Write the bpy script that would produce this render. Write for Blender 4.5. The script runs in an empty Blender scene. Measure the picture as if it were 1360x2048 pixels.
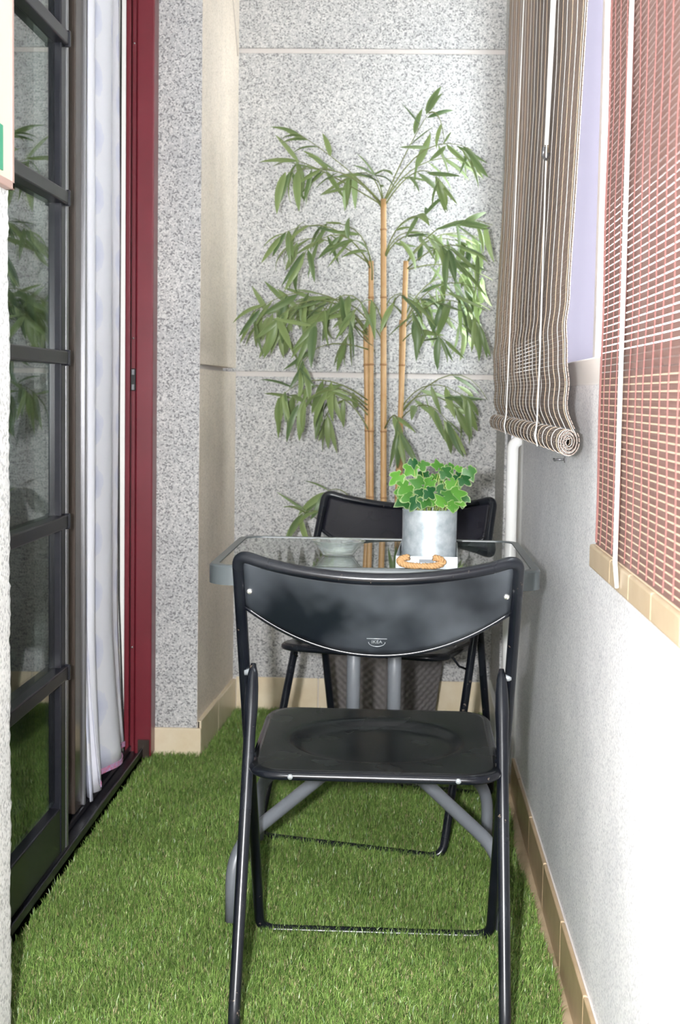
import bpy, math, random
import numpy as np
from mathutils import Vector, Matrix, Euler

random.seed(7)
rng = np.random.default_rng(7)
PI = math.pi
scene = bpy.context.scene
COL = scene.collection

# ------------------------------------------------------------------ camera
CAM_H = 1.035
FPX = 2900.0
VPX, VPY, ROLL = 805.0, 790.0, 0.019
_vy = Vector(((VPX - 680) / FPX, (1024 - VPY) / FPX, -1)).normalized()      # world Y in camera axes
_z0 = Vector((ROLL, 1, 0))
_vz = (_z0 - _z0.dot(_vy) * _vy).normalized()                               # world Z in camera axes
_vx = _vy.cross(_vz).normalized()
ROT = Matrix((_vx, _vy, _vz))                                               # camera -> world
CAM = Vector((0, 0, CAM_H))

cam_data = bpy.data.cameras.new('camera')
cam_data.sensor_fit = 'HORIZONTAL'
cam_data.sensor_width = 15.7
cam_data.lens = FPX / 1360 * 15.7
cam_data.clip_start = 0.02
cam_data.dof.use_dof = True
cam_data.dof.focus_distance = 2.6
cam_data.dof.aperture_fstop = 6.3
cam = bpy.data.objects.new('camera', cam_data)
cam.matrix_world = Matrix.Translation(CAM) @ ROT.to_4x4()
COL.objects.link(cam)
scene.camera = cam


def at(px, py, Y):
    """the point of the plane at distance Y along the balcony that the photograph shows at a pixel"""
    d = ROT @ Vector(((px - 680) / FPX, (1024 - py) / FPX, -1))
    return CAM + d * (Y / d.y)


# ------------------------------------------------------------------ world, lights, exposure
world = bpy.data.worlds.new('overcast_sky')
scene.world = world
world.use_nodes = True
bg = world.node_tree.nodes['Background']
bg.inputs[0].default_value = (0.93, 0.96, 1.0, 1)
bg.inputs[1].default_value = 10.5

fl = bpy.data.lights.new('camera_flash', 'AREA')
fl.shape = 'RECTANGLE'; fl.size = 0.035; fl.size_y = 0.05
fl.energy = 92.0
fl.color = (0.98, 0.985, 1.0)
flo = bpy.data.objects.new('camera_flash', fl)
flo.location = (-0.105, 0.02, 1.055)
flo.rotation_euler = (math.radians(86), 0, math.radians(-2))
COL.objects.link(flo)

scene.view_settings.view_transform = 'Standard'
scene.view_settings.look = 'None'
scene.view_settings.gamma = 1.0
scene.view_settings.use_curve_mapping = False
scene.view_settings.exposure = 0.45


# ------------------------------------------------------------------ material helpers
def new_mat(name):
    m = bpy.data.materials.new(name)
    m.use_nodes = True
    nt = m.node_tree
    b = nt.nodes['Principled BSDF']
    return m, nt, b


def node(nt, t, **kw):
    n = nt.nodes.new(t)
    for k, v in kw.items():
        if k.startswith('i_'):
            n.inputs[k[2:].replace('_', ' ')].default_value = v
        else:
            setattr(n, k, v)
    return n


def ramp(nt, stops, interp='LINEAR'):
    r = nt.nodes.new('ShaderNodeValToRGB')
    r.color_ramp.interpolation = interp
    e = r.color_ramp.elements
    while len(e) < len(stops):
        e.new(0.5)
    for el, (p, c) in zip(e, stops):
        el.position = p
        el.color = (c[0], c[1], c[2], 1) if len(c) == 3 else c
    return r


def coords(nt, scale=(1, 1, 1)):
    tc = nt.nodes.new('ShaderNodeTexCoord')
    mp = nt.nodes.new('ShaderNodeMapping')
    mp.inputs['Scale'].default_value = scale
    nt.links.new(tc.outputs['Object'], mp.inputs['Vector'])
    return mp.outputs['Vector']


def simple(name, col, rough=0.5, metal=0.0, noise=None, bump=None, spec=0.5):
    """plain surface; noise = (scale, darker colour, amount), bump = (scale, strength, distance)"""
    m, nt, b = new_mat(name)
    b.inputs['Base Color'].default_value = (*col, 1)
    b.inputs['Roughness'].default_value = rough
    b.inputs['Metallic'].default_value = metal
    b.inputs['Specular IOR Level'].default_value = spec
    v = coords(nt)
    if noise:
        n = node(nt, 'ShaderNodeTexNoise', i_Scale=noise[0], i_Detail=6.0, i_Roughness=0.6)
        nt.links.new(v, n.inputs['Vector'])
        lo, hi = 0.5 - noise[2] * 0.25, 0.5 + noise[2] * 0.25
        r = ramp(nt, [(lo, noise[1]), (hi, col)])
        nt.links.new(n.outputs['Fac'], r.inputs['Fac'])
        nt.links.new(r.outputs['Color'], b.inputs['Base Color'])
    if bump:
        n = node(nt, 'ShaderNodeTexNoise', i_Scale=bump[0], i_Detail=4.0)
        nt.links.new(v, n.inputs['Vector'])
        bp = node(nt, 'ShaderNodeBump', i_Strength=bump[1], i_Distance=bump[2])
        nt.links.new(n.outputs['Fac'], bp.inputs['Height'])
        nt.links.new(bp.outputs['Normal'], b.inputs['Normal'])
    return m


def aggregate(name, dark, mid, light, scale=190, bump=0.35, soft=0.0):
    """washed stone-chip render: grains of three tones"""
    m, nt, b = new_mat(name)
    v = coords(nt)
    vo = node(nt, 'ShaderNodeTexVoronoi', i_Scale=scale)
    nt.links.new(v, vo.inputs['Vector'])
    sep = node(nt, 'ShaderNodeSeparateColor')
    nt.links.new(vo.outputs['Color'], sep.inputs['Color'])
    r = ramp(nt, [(0.0, dark), (0.16, dark), (0.24, mid), (0.70, mid), (0.80, light), (1.0, light)])
    nt.links.new(sep.outputs['Red'], r.inputs['Fac'])
    n = node(nt, 'ShaderNodeTexNoise', i_Scale=3.2, i_Detail=5.0, i_Roughness=0.6)
    nt.links.new(v, n.inputs['Vector'])
    r2 = ramp(nt, [(0.3, (0.86, 0.86, 0.86)), (0.7, (1.08, 1.07, 1.05))])
    nt.links.new(n.outputs['Fac'], r2.inputs['Fac'])
    mx = node(nt, 'ShaderNodeMix', data_type='RGBA', blend_type='MULTIPLY')
    mx.inputs['Factor'].default_value = 1.0
    nt.links.new(r.outputs['Color'], mx.inputs['A'])
    nt.links.new(r2.outputs['Color'], mx.inputs['B'])
    nt.links.new(mx.outputs['Result'], b.inputs['Base Color'])
    b.inputs['Roughness'].default_value = 0.75
    n3 = node(nt, 'ShaderNodeTexNoise', i_Scale=scale * 0.9, i_Detail=3.0)
    nt.links.new(v, n3.inputs['Vector'])
    bp = node(nt, 'ShaderNodeBump', i_Strength=bump, i_Distance=0.003)
    nt.links.new(n3.outputs['Fac'], bp.inputs['Height'])
    nt.links.new(bp.outputs['Normal'], b.inputs['Normal'])
    return m


def black_paint(name, base, dust, wear, amount=0.5, rough=0.22, nick=0.66):
    """gloss enamel with dull dusty clouds and worn rusty nicks"""
    m, nt, b = new_mat(name)
    v = coords(nt)
    n = node(nt, 'ShaderNodeTexNoise', i_Scale=11.0, i_Detail=2.5, i_Roughness=0.45)
    nt.links.new(v, n.inputs['Vector'])
    r = ramp(nt, [(0.55 - amount * 0.4, base), (0.86, dust)])
    nt.links.new(n.outputs['Fac'], r.inputs['Fac'])
    n2 = node(nt, 'ShaderNodeTexNoise', i_Scale=60.0, i_Detail=5.0, i_Roughness=0.7)
    nt.links.new(v, n2.inputs['Vector'])
    r2 = ramp(nt, [(nick, (0, 0, 0)), (nick + 0.05, (1, 1, 1))])
    nt.links.new(n2.outputs['Fac'], r2.inputs['Fac'])
    mx = node(nt, 'ShaderNodeMix', data_type='RGBA')
    nt.links.new(r2.outputs['Color'], mx.inputs['Factor'])
    nt.links.new(r.outputs['Color'], mx.inputs['A'])
    mx.inputs['B'].default_value = (*wear, 1)
    nt.links.new(mx.outputs['Result'], b.inputs['Base Color'])
    b.inputs['Specular IOR Level'].default_value = 0.36
    rr = ramp(nt, [(0.1, (rough,) * 3), (0.9, (rough + 0.14,) * 3)])
    nt.links.new(n.outputs['Fac'], rr.inputs['Fac'])
    nt.links.new(rr.outputs['Color'], b.inputs['Roughness'])
    return m


def leaf_mat(name, c0, c1, transl=0.3, rough=0.4):
    m, nt, b = new_mat(name)
    oi = node(nt, 'ShaderNodeObjectInfo')
    r = ramp(nt, [(0.0, c0), (1.0, c1)])
    nt.links.new(oi.outputs['Random'], r.inputs['Fac'])
    at_ = node(nt, 'ShaderNodeAttribute', attribute_name='edge')
    mx = node(nt, 'ShaderNodeMix', data_type='RGBA')
    nt.links.new(at_.outputs['Fac'], mx.inputs['Factor'])
    nt.links.new(r.outputs['Color'], mx.inputs['A'])
    mx.inputs['B'].default_value = (0.55, 0.62, 0.33, 1)
    nt.links.new(mx.outputs['Result'], b.inputs['Base Color'])
    b.inputs['Roughness'].default_value = rough
    tr = node(nt, 'ShaderNodeBsdfTranslucent')
    nt.links.new(mx.outputs['Result'], tr.inputs['Color'])
    ms = node(nt, 'ShaderNodeMixShader')
    ms.inputs[0].default_value = transl
    out = nt.nodes['Material Output']
    nt.links.new(b.outputs[0], ms.inputs[1]); nt.links.new(tr.outputs[0], ms.inputs[2])
    nt.links.new(ms.outputs[0], out.inputs['Surface'])
    return m


def translucent(name, col, tcol, fac, rough=0.6, noise=None):
    m, nt, b = new_mat(name)
    b.inputs['Base Color'].default_value = (*col, 1)
    b.inputs['Roughness'].default_value = rough
    if noise:
        v = coords(nt, noise[2])
        n = node(nt, 'ShaderNodeTexNoise', i_Scale=noise[0], i_Detail=4.0)
        nt.links.new(v, n.inputs['Vector'])
        r = ramp(nt, [(0.35, noise[1]), (0.65, col)])
        nt.links.new(n.outputs['Fac'], r.inputs['Fac'])
        nt.links.new(r.outputs['Color'], b.inputs['Base Color'])
    tr = node(nt, 'ShaderNodeBsdfTranslucent')
    tr.inputs['Color'].default_value = (*tcol, 1)
    ms = node(nt, 'ShaderNodeMixShader')
    ms.inputs[0].default_value = fac
    out = nt.nodes['Material Output']
    nt.links.new(b.outputs[0], ms.inputs[1]); nt.links.new(tr.outputs[0], ms.inputs[2])
    nt.links.new(ms.outputs[0], out.inputs['Surface'])
    return m


def pane_glass(name, tint=(0.93, 0.97, 0.95), r0=0.045, power=5.0):
    """thin flat pane: clear through, mirror-like towards grazing angles (Schlick)"""
    m, nt, b = new_mat(name)
    nt.nodes.remove(b)
    t = node(nt, 'ShaderNodeBsdfTransparent'); t.inputs[0].default_value = (*tint, 1)
    g = node(nt, 'ShaderNodeBsdfGlossy'); g.inputs['Roughness'].default_value = 0.0
    lw = node(nt, 'ShaderNodeLayerWeight'); lw.inputs['Blend'].default_value = 0.5
    pw = node(nt, 'ShaderNodeMath', operation='POWER'); nt.links.new(lw.outputs['Facing'], pw.inputs[0]); pw.inputs[1].default_value = power
    ma = node(nt, 'ShaderNodeMath', operation='MULTIPLY_ADD'); nt.links.new(pw.outputs[0], ma.inputs[0])
    ma.inputs[1].default_value = 1 - r0; ma.inputs[2].default_value = r0
    ms = node(nt, 'ShaderNodeMixShader')
    nt.links.new(ma.outputs[0], ms.inputs[0])
    nt.links.new(t.outputs[0], ms.inputs[1]); nt.links.new(g.outputs[0], ms.inputs[2])
    nt.links.new(ms.outputs[0], nt.nodes['Material Output'].inputs['Surface'])
    return m


M = {}
M['granite'] = aggregate('stone_chip_render', (0.20, 0.20, 0.205), (0.43, 0.43, 0.43), (0.58, 0.575, 0.565), 270)
M['granite_daylit'] = aggregate('daylit_stone_render', (0.62, 0.54, 0.45), (0.76, 0.665, 0.56), (0.82, 0.73, 0.63), 270)  # same stone render, warm daylight put into its colour
M['granite_near'] = aggregate('pale_stone_render', (0.36, 0.36, 0.355), (0.58, 0.578, 0.565), (0.66, 0.655, 0.64), 260, 0.6)
M['stucco'] = aggregate('white_roughcast', (0.56, 0.565, 0.60), (0.745, 0.75, 0.775), (0.83, 0.83, 0.85), 330, 0.7)
M['joint'] = simple('pale_joint_mortar', (0.62, 0.58, 0.55), 0.85, bump=(120, 0.3, 0.002))
M['white_wall'] = simple('white_plaster', (0.80, 0.80, 0.79), 0.7)
M['ceiling'] = simple('white_ceiling_paint', (0.82, 0.82, 0.80), 0.8)
M['cream_tile'] = simple('cream_skirting_tile', (0.72, 0.63, 0.47), 0.35, noise=(14, (0.62, 0.50, 0.33), 1.0))
M['tan_tile'] = simple('tan_skirting_tile', (0.50, 0.37, 0.23), 0.35, noise=(16, (0.36, 0.25, 0.14), 1.0))
M['floor_tile'] = simple('beige_floor_tile', (0.58, 0.45, 0.30), 0.5, noise=(20, (0.42, 0.31, 0.19), 1.0))
M['white_tile'] = simple('white_tile', (0.82, 0.82, 0.80), 0.4)
M['black_metal'] = simple('black_lacquered_steel', (0.007, 0.008, 0.012), 0.3, noise=(30, (0.013, 0.013, 0.017), 1.0), spec=0.22)
M['steel_edge'] = simple('dull_steel_edge', (0.20, 0.20, 0.21), 0.3, 0.6)
M['brown_metal'] = simple('brown_bronze_aluminium', (0.045, 0.034, 0.028), 0.2, 0.0, spec=0.35)
M['red_metal'] = simple('oxblood_lacquered_metal', (0.16, 0.014, 0.024), 0.3, noise=(8, (0.125, 0.011, 0.018), 1.0))
M['screw'] = simple('bright_screw_steel', (0.85, 0.85, 0.83), 0.25, 0.9)
M['lock'] = simple('dark_lock_plate', (0.02, 0.02, 0.02), 0.4, 0.5)
M['door_glass'] = pane_glass('door_glass', (0.80, 0.88, 0.86), 0.13)
M['window_glass'] = pane_glass('window_glass', (0.95, 0.97, 0.97))
M['white_alu'] = simple('white_aluminium', (0.82, 0.81, 0.78), 0.35)
M['film'] = translucent('lavender_frosted_film', (0.55, 0.52, 0.62), (0.36, 0.35, 0.385), 0.6)
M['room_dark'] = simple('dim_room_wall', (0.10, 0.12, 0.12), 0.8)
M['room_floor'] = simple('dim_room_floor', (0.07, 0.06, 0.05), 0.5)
M['teal_cloth'] = simple('slate_teal_cloth', (0.10, 0.16, 0.18), 0.9)
M['chair_tube'] = black_paint('black_chair_enamel', (0.004, 0.005, 0.008), (0.012, 0.014, 0.018), (0.14, 0.11, 0.085), 0.35, 0.18)
M['chair_sheet'] = black_paint('dusty_black_sheet', (0.005, 0.007, 0.010), (0.070, 0.080, 0.092), (0.10, 0.11, 0.12), 0.55, 0.27, 0.72)
M['chair_seat'] = black_paint('black_seat_sheet', (0.005, 0.006, 0.007), (0.010, 0.0105, 0.011), (0.03, 0.026, 0.022), 0.4, 0.18, 0.74)
M['chair_clean'] = black_paint('clean_black_sheet', (0.005, 0.005, 0.009), (0.010, 0.010, 0.015), (0.007, 0.007, 0.011), 0.3, 0.2, 0.8)
M['emboss'] = simple('worn_bare_emboss', (0.35, 0.38, 0.40), 0.35, 0.5)
M['table_grey'] = simple('grey_table_enamel', (0.125, 0.135, 0.15), 0.38)
M['table_dark'] = simple('slate_table_rim', (0.10, 0.115, 0.12), 0.35)
M['table_glass'] = pane_glass('table_glass', (0.90, 0.96, 0.94), 0.06, 2.6)
M['zinc'] = simple('galvanised_zinc', (0.58, 0.62, 0.64), 0.42, 0.45, noise=(48, (0.31, 0.36, 0.39), 0.9))
M['zinc_dull'] = simple('dull_zinc_sheet', (0.40, 0.43, 0.45), 0.6, 0.3, noise=(45, (0.31, 0.34, 0.36), 1.0))
M['zinc_label'] = simple('dark_zinc_slot', (0.10, 0.11, 0.12), 0.5, 0.5)
M['rope'] = simple('tan_jute_rope', (0.46, 0.28, 0.13), 0.9, noise=(220, (0.30, 0.17, 0.07), 1.0))
M['soil'] = simple('dark_soil', (0.03, 0.022, 0.015), 0.95, bump=(90, 0.8, 0.01))
M['wicker'] = simple('dark_plastic_wicker', (0.15, 0.14, 0.138), 0.3)
M['cane'] = simple('bamboo_cane', (0.56, 0.36, 0.17), 0.45, noise=(24, (0.44, 0.25, 0.10), 1.0))
M['cane_node'] = simple('bamboo_cane_node', (0.36, 0.20, 0.09), 0.6)
M['twig'] = simple('green_twig', (0.17, 0.20, 0.07), 0.6)
M['leaf'] = leaf_mat('bamboo_leaf', (0.075, 0.135, 0.050), (0.23, 0.31, 0.11), 0.25, 0.42)
M['ivy'] = leaf_mat('ivy_leaf', (0.010, 0.075, 0.020), (0.11, 0.31, 0.04), 0.25, 0.4)
M['ivy_stem'] = simple('ivy_stem', (0.30, 0.38, 0.10), 0.6)
M['slat_brown'] = translucent('brown_reed', (0.27, 0.212, 0.185), (0.48, 0.36, 0.28), 0.18, 0.6, (6, (0.20, 0.155, 0.132), (60, 1, 60)))
M['slat_red'] = translucent('red_brown_reed', (0.20, 0.118, 0.102), (0.34, 0.20, 0.165), 0.16, 0.55, (6, (0.155, 0.088, 0.074), (60, 1, 60)))
M['thread_white'] = simple('white_cotton_tape', (0.50, 0.47, 0.44), 0.9)
M['thread_cream'] = simple('cream_cotton_thread', (0.44, 0.34, 0.25), 0.9)
M['thread_red'] = simple('dull_red_thread', (0.22, 0.095, 0.085), 0.9)
M['gap_light'] = simple('painted_gap_light', (0.60, 0.47, 0.34), 0.7)  # colour of light showing through the lower gaps
M['cord'] = simple('white_nylon_cord', (0.86, 0.85, 0.82), 0.6)
M['rail_wood'] = simple('pale_bamboo_rail', (0.40, 0.32, 0.22), 0.5, noise=(18, (0.33, 0.25, 0.16), 1.0))
M['picture_frame'] = simple('pink_brown_frame', (0.30, 0.20, 0.17), 0.5)
M['picture_mat'] = simple('cream_print', (0.48, 0.42, 0.32), 0.6)
M['picture_green'] = simple('green_print', (0.03, 0.20, 0.11), 0.6)
M['pvc'] = simple('white_pvc', (0.88, 0.88, 0.86), 0.35)
M['grey_cable'] = simple('grey_cable', (0.42, 0.36, 0.31), 0.6)


# ------------------------------------------------------------------ mesh helpers
class MB:
    def __init__(self):
        self.v = []; self.f = []; self.e = []

    def add(self, verts, faces):
        k = len(self.v)
        self.v += [tuple(p) for p in verts]
        self.f += [tuple(i + k for i in f) for f in faces]
        return self

    def box(self, x0, x1, y0, y1, z0, z1):
        return self.add([(x0, y0, z0), (x1, y0, z0), (x1, y1, z0), (x0, y1, z0),
                         (x0, y0, z1), (x1, y0, z1), (x1, y1, z1), (x0, y1, z1)],
                        [(0, 3, 2, 1), (4, 5, 6, 7), (0, 1, 5, 4), (1, 2, 6, 5), (2, 3, 7, 6), (3, 0, 4, 7)])

    def tube(self, pts, r, segs=10, closed=False, flat=None):
        """round tube along pts; r one radius or one per point; flat = per-point squash of the second axis"""
        pts = [Vector(p) for p in pts]
        n = len(pts)
        rs = r if isinstance(r, (list, tuple)) else [r] * n
        fs = flat if flat else [1.0] * n
        tang = []
        for i in range(n):
            a = pts[(i - 1) % n] if (closed or i > 0) else pts[0]
            b = pts[(i + 1) % n] if (closed or i < n - 1) else pts[-1]
            tang.append((b - a).normalized())
        up = Vector((0, 0, 1)) if abs(tang[0].z) < 0.9 else Vector((1, 0, 0))
        nrm = (up - up.dot(tang[0]) * tang[0]).normalized()
        vs = []
        for i in range(n):
            t = tang[i]
            nrm = (nrm - nrm.dot(t) * t).normalized()
            bi = t.cross(nrm)
            for k in range(segs):
                a = 2 * PI * k / segs
                vs.append(pts[i] + nrm * (math.cos(a) * rs[i] * fs[i]) + bi * (math.sin(a) * rs[i]))
        fc = []
        m = n if closed else n - 1
        shift = 0
        if closed:      # match the twist at the seam
            best = None
            for s in range(segs):
                dd = (vs[(n - 1) * segs] - vs[s]).length
                if best is None or dd < best:
                    best, shift = dd, s
        for i in range(m):
            j = (i + 1) % n
            sh = shift if (closed and j == 0) else 0
            for k in range(segs):
                k2 = (k + 1) % segs
                fc.append((i * segs + k, i * segs + k2, j * segs + (k2 + sh) % segs, j * segs + (k + sh) % segs))
        if not closed:
            fc.append(tuple(range(segs - 1, -1, -1)))
            fc.append(tuple((n - 1) * segs + k for k in range(segs)))
        return self.add(vs, fc)

    def lathe(self, prof, segs=32, c=(0, 0, 0), closed=False):
        n = len(prof); vs = []
        for (r, z) in prof:
            for k in range(segs):
                a = 2 * PI * k / segs
                vs.append((c[0] + r * math.cos(a), c[1] + r * math.sin(a), c[2] + z))
        fc = []
        for i in range(n - 1 if not closed else n):
            j = (i + 1) % n
            for k in range(segs):
                k2 = (k + 1) % segs
                fc.append((i * segs + k, i * segs + k2, j * segs + k2, j * segs + k))
        if not closed:
            if prof[0][0] > 1e-6: fc.append(tuple(range(segs - 1, -1, -1)))
            if prof[-1][0] > 1e-6: fc.append(tuple((n - 1) * segs + k for k in range(segs)))
        return self.add(vs, fc)

    def grid(self, rows):
        """rows = list of equal-length lists of points"""
        w = len(rows[0]); vs = [p for r in rows for p in r]
        fc = [(i * w + j, i * w + j + 1, (i + 1) * w + j + 1, (i + 1) * w + j)
              for i in range(len(rows) - 1) for j in range(w - 1)]
        return self.add(vs, fc)

    def mesh(self, name, mat, smooth=False):
        me = bpy.data.meshes.new(name)
        me.from_pydata([tuple(p) for p in self.v], [], self.f)
        me.materials.append(mat)
        if smooth:
            me.polygons.foreach_set('use_smooth', [True] * len(me.polygons))
        me.update()
        return me

    def build(self, name, mat, parent=None, smooth=False, bevel=0, solid=0, loc=None, sharp=None):
        o = bpy.data.objects.new(name, self.mesh(name, mat, smooth))
        COL.objects.link(o)
        if parent: o.parent = parent
        if loc is not None: o.location = loc
        if solid:
            s = o.modifiers.new('thick', 'SOLIDIFY'); s.thickness = solid; s.offset = 0
        if bevel:
            b = o.modifiers.new('edge', 'BEVEL'); b.width = bevel; b.segments = 2; b.limit_method = 'ANGLE'
        if smooth and sharp:
            o.data.set_sharp_from_angle(angle=math.radians(sharp))
        return o


def link_mesh(name, me, parent=None, mw=None):
    o = bpy.data.objects.new(name, me)
    COL.objects.link(o)
    if parent: o.parent = parent
    if mw is not None: o.matrix_local = mw
    return o


def tag(o, label, cat, group=None, kind=None):
    o['label'] = label; o['category'] = cat
    if group: o['group'] = group
    if kind: o['kind'] = kind
    return o


def struct(o, label=None):
    o['kind'] = 'structure'
    if label: o['label'] = label
    return o


def thing(name, label, cat, loc=(0, 0, 0), rotz=0, group=None):
    o = bpy.data.objects.new(name, None)
    o.empty_display_size = 0.05
    o.location = loc; o.rotation_euler = (0, 0, rotz)
    COL.objects.link(o)
    return tag(o, label, cat, group)


def fillet(pts, radii, n=7, closed=False):
    """round the corners of a polyline"""
    pts = [Vector(p) for p in pts]; N = len(pts); out = []
    if not isinstance(radii, (list, tuple)): radii = [radii] * N
    for i in range(N):
        if not closed and i in (0, N - 1):
            out.append(pts[i]); continue
        p, a, b = pts[i], pts[(i - 1) % N], pts[(i + 1) % N]
        r = radii[i]
        if r <= 0:
            out.append(p); continue
        u, w = (a - p), (b - p)
        t = min(r, u.length * 0.49, w.length * 0.49)
        s, e = p + u.normalized() * t, p + w.normalized() * t
        for k in range(n + 1):
            f = k / n
            out.append((1 - f) ** 2 * s + 2 * f * (1 - f) * p + f ** 2 * e)
    return out


def rrect(hx, hy, r, n=6):
    """outline of a rounded rectangle, counter-clockwise"""
    out = []
    for cx, cy, a0 in ((hx - r, hy - r, 0), (-hx + r, hy - r, 90), (-hx + r, -hy + r, 180), (hx - r, -hy + r, 270)):
        for k in range(n + 1):
            a = math.radians(a0 + 90 * k / n)
            out.append((cx + r * math.cos(a), cy + r * math.sin(a)))
    return out


# ================================================================== THE SETTING
XR = 0.318        # right wall
XL = -0.573       # pilasters on the left
XD = -0.725       # door plane
SLANT = 0.048     # the far pilaster's side leans in towards the back
YP0, YP1 = 2.115, 4.095   # door recess
YB = 4.72         # back wall
ZC = 2.5
YN = -0.7         # near end of the balcony, shut by an added unseen wall

struct(MB().box(-0.80, 0.34, YN, YB + 0.1, -0.12, -0.018).build('floor', M['floor_tile']))
struct(MB().box(-0.95, 0.60, YN, YB + 0.2, ZC, ZC + 0.1).build('ceiling', M['ceiling']))

# back wall: three courses of panels with pale joints between them
wb = struct(MB().box(-0.75, 0.50, YB + 0.012, YB + 0.14, -0.02, ZC).build('wall_back', M['joint']))
for z0, z1 in ((-0.02, 1.088), (1.104, 2.117), (2.133, ZC)):
    MB().box(-0.75, 0.50, YB, YB + 0.012, z0, z1).build('panel', M['granite'], wb, bevel=0.003)

# far pilaster: grey face towards us, side towards the balcony with warm daylight in its colour
wl = struct(MB().box(-0.92, XL - 0.012, YP1 + 0.012, YB + 0.012, -0.02, ZC).build('wall_left', M['joint']))
for z0, z1 in ((-0.02, 1.100), (1.114, ZC)):
    me = MB()
    # side panel, running very slightly towards the middle at the back
    me.add([(XL - 0.012, YP1 + .012, z0), (XL - 0.012, YB, z0), (XL + 0.030, YB, z0), (XL, YP1, z0),
            (XL - 0.012, YP1 + .012, z1), (XL - 0.012, YB, z1), (XL + 0.030, YB, z1), (XL, YP1, z1)],
           [(0, 1, 2, 3), (4, 7, 6, 5), (0, 3, 7, 4), (3, 2, 6, 7), (2, 1, 5, 6), (1, 0, 4, 5)])
    me.build('panel', M['granite_daylit'], wl)
me = MB().add([(-0.92, YP1, 0), (XL - 0.0003, YP1 - 0.0006, 0), (XL - .012, YP1 + .012, 0), (-0.92, YP1 + .012, 0),
               (-0.92, YP1, ZC), (XL - 0.0003, YP1 - 0.0006, ZC), (XL - .012, YP1 + .012, ZC), (-0.92, YP1 + .012, ZC)],
              [(0, 3, 2, 1), (4, 5, 6, 7), (0, 1, 5, 4), (1, 2, 6, 5), (2, 3, 7, 6), (3, 0, 4, 7)])
me.build('panel', M['granite'], wl)

# near pilaster with its ragged roughcast arris
rows = []
for i in range(361):
    z = -0.02 + (ZC + 0.02) * i / 360
    j = 0.0028 * math.sin(z * 37 + 2 * math.sin(z * 9)) + random.uniform(-0.002, 0.002) - (0.006 if z > 1.15 else 0)
    rows.append([(XL, YN, z), (XL, 0.8, z), (XL, 1.6, z), (XL, 2.0, z), (XL + random.uniform(-.0008, .0012), YP0 - 0.02 + j * .5, z),
                 (XL - 0.004 + random.uniform(-.001, .001), YP0 + j, z), (XL - 0.02, YP0 + 0.004 + j * .5, z),
                 (XL - 0.16, YP0 + 0.006, z), (-0.92, YP0 + 0.006, z)])
wn = struct(MB().grid(rows).build('wall_left_near', M['granite_near'], smooth=True))

# right wall: roughcast parapet under the windows
wr = struct(MB().box(XR, XR + 0.13, YN, 3.80, -0.02, 1.057).build('wall_right', M['stucco']))
struct(MB().box(XR + 0.004, XR + 0.13, 3.80, 4.18, -0.02, 1.057).build('wall_right_panel', M['white_wall'], bevel=0.004))
struct(MB().box(XR - 0.012, XR + 0.16, 4.33, YB, -0.02, 1.057).build('wall_right_pier', M['granite'], bevel=0.004))
struct(MB().box(XR - 0.004, XR + 0.16, 4.18, 4.33, -0.02, 1.057).build('trim_1', M['steel_edge']))
struct(MB().box(XR, XR + 0.13, YN, YB, 2.28, ZC).build('wall_right_lintel', M['white_wall']))

struct(MB().box(XR - 0.012, XR + 0.13, 4.57, YB, 1.057, 2.28).build('wall_light_stop', M['granite']))  # unseen stub added to keep window light off the back wall
struct(MB().box(-0.95, XR + 0.13, YN - 0.1, YN, 0, ZC).build('wall_sky_block', M['white_wall']))  # unseen wall added to cut bright sky reflections in the black paint

# window band over the parapet
w1 = struct(MB().box(XR + 0.005, XR + 0.10, YN, YB, 1.057, 1.104).build('window_1', M['white_alu'], bevel=0.003))
MB().box(XR + 0.005, XR + 0.10, YN, YB, 2.25, 2.28).build('frame_head', M['white_alu'], w1)
for y0, y1, film in ((2.665, 3.46, True), (3.46, 4.26, False), (4.26, 4.57, False), (YN, 0.45, False), (0.45, 1.25, False)):
    f = MB().box(XR + 0.03, XR + 0.06, y0, y0 + 0.035, 1.104, 2.25).build('sash', M['white_alu'], w1, bevel=0.002)
    MB().box(XR + 0.03, XR + 0.06, y1 - 0.035, y1, 1.104, 2.25).build('stile', M['white_alu'], f)
    MB().box(XR + 0.042, XR + 0.047, y0 + 0.035, y1 - 0.035, 1.104, 2.25).build('pane', M['film'] if film else M['window_glass'], f)
MB().box(XR + 0.064, XR + 0.068, 1.25, 2.665, 1.104, 2.25).build('pane', M['window_glass'], w1)

# skirting tiles
bb = struct(MB().box(XL + 0.03, XR - 0.03, YB - 0.006, YB, -0.018, 0.096).build('baseboard_back', M['joint']))
for i in range(3):
    MB().box(XL + 0.042 + i * 0.273, XL + 0.042 + i * 0.273 + 0.270, YB - 0.012, YB - 0.004, -0.018, 0.100).build('tile', M['cream_tile'], bb, bevel=0.002)
bl = struct(MB().box(XL + 0.001, XL + 0.006, YP1, YB - 0.012, 0, 0.088).build('baseboard_left', M['joint']))
MB().box(-0.700, XL + 0.012, YP1 - 0.012, YP1 - 0.001, -0.018, 0.070).build('tile', M['cream_tile'], bl, bevel=0.002)
for y0, y1 in ((YP1, 4.38), (4.383, YB - 0.013)):
    dx = (y0 - YP1) * SLANT, (y1 - YP1) * SLANT
    me = MB().add([(XL, y0, -.018), (XL + .012 + dx[0], y0, -.018), (XL + .012 + dx[1], y1, -.018), (XL, y1, -.018),
                   (XL, y0, .090), (XL + .012 + dx[0], y0, .090), (XL + .012 + dx[1], y1, .094), (XL, y1, .094)],
                  [(0, 3, 2, 1), (4, 5, 6, 7), (0, 1, 5, 4), (1, 2, 6, 5), (2, 3, 7, 6), (3, 0, 4, 7)])
    me.build('tile', M['cream_tile'], bl, bevel=0.002)
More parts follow.
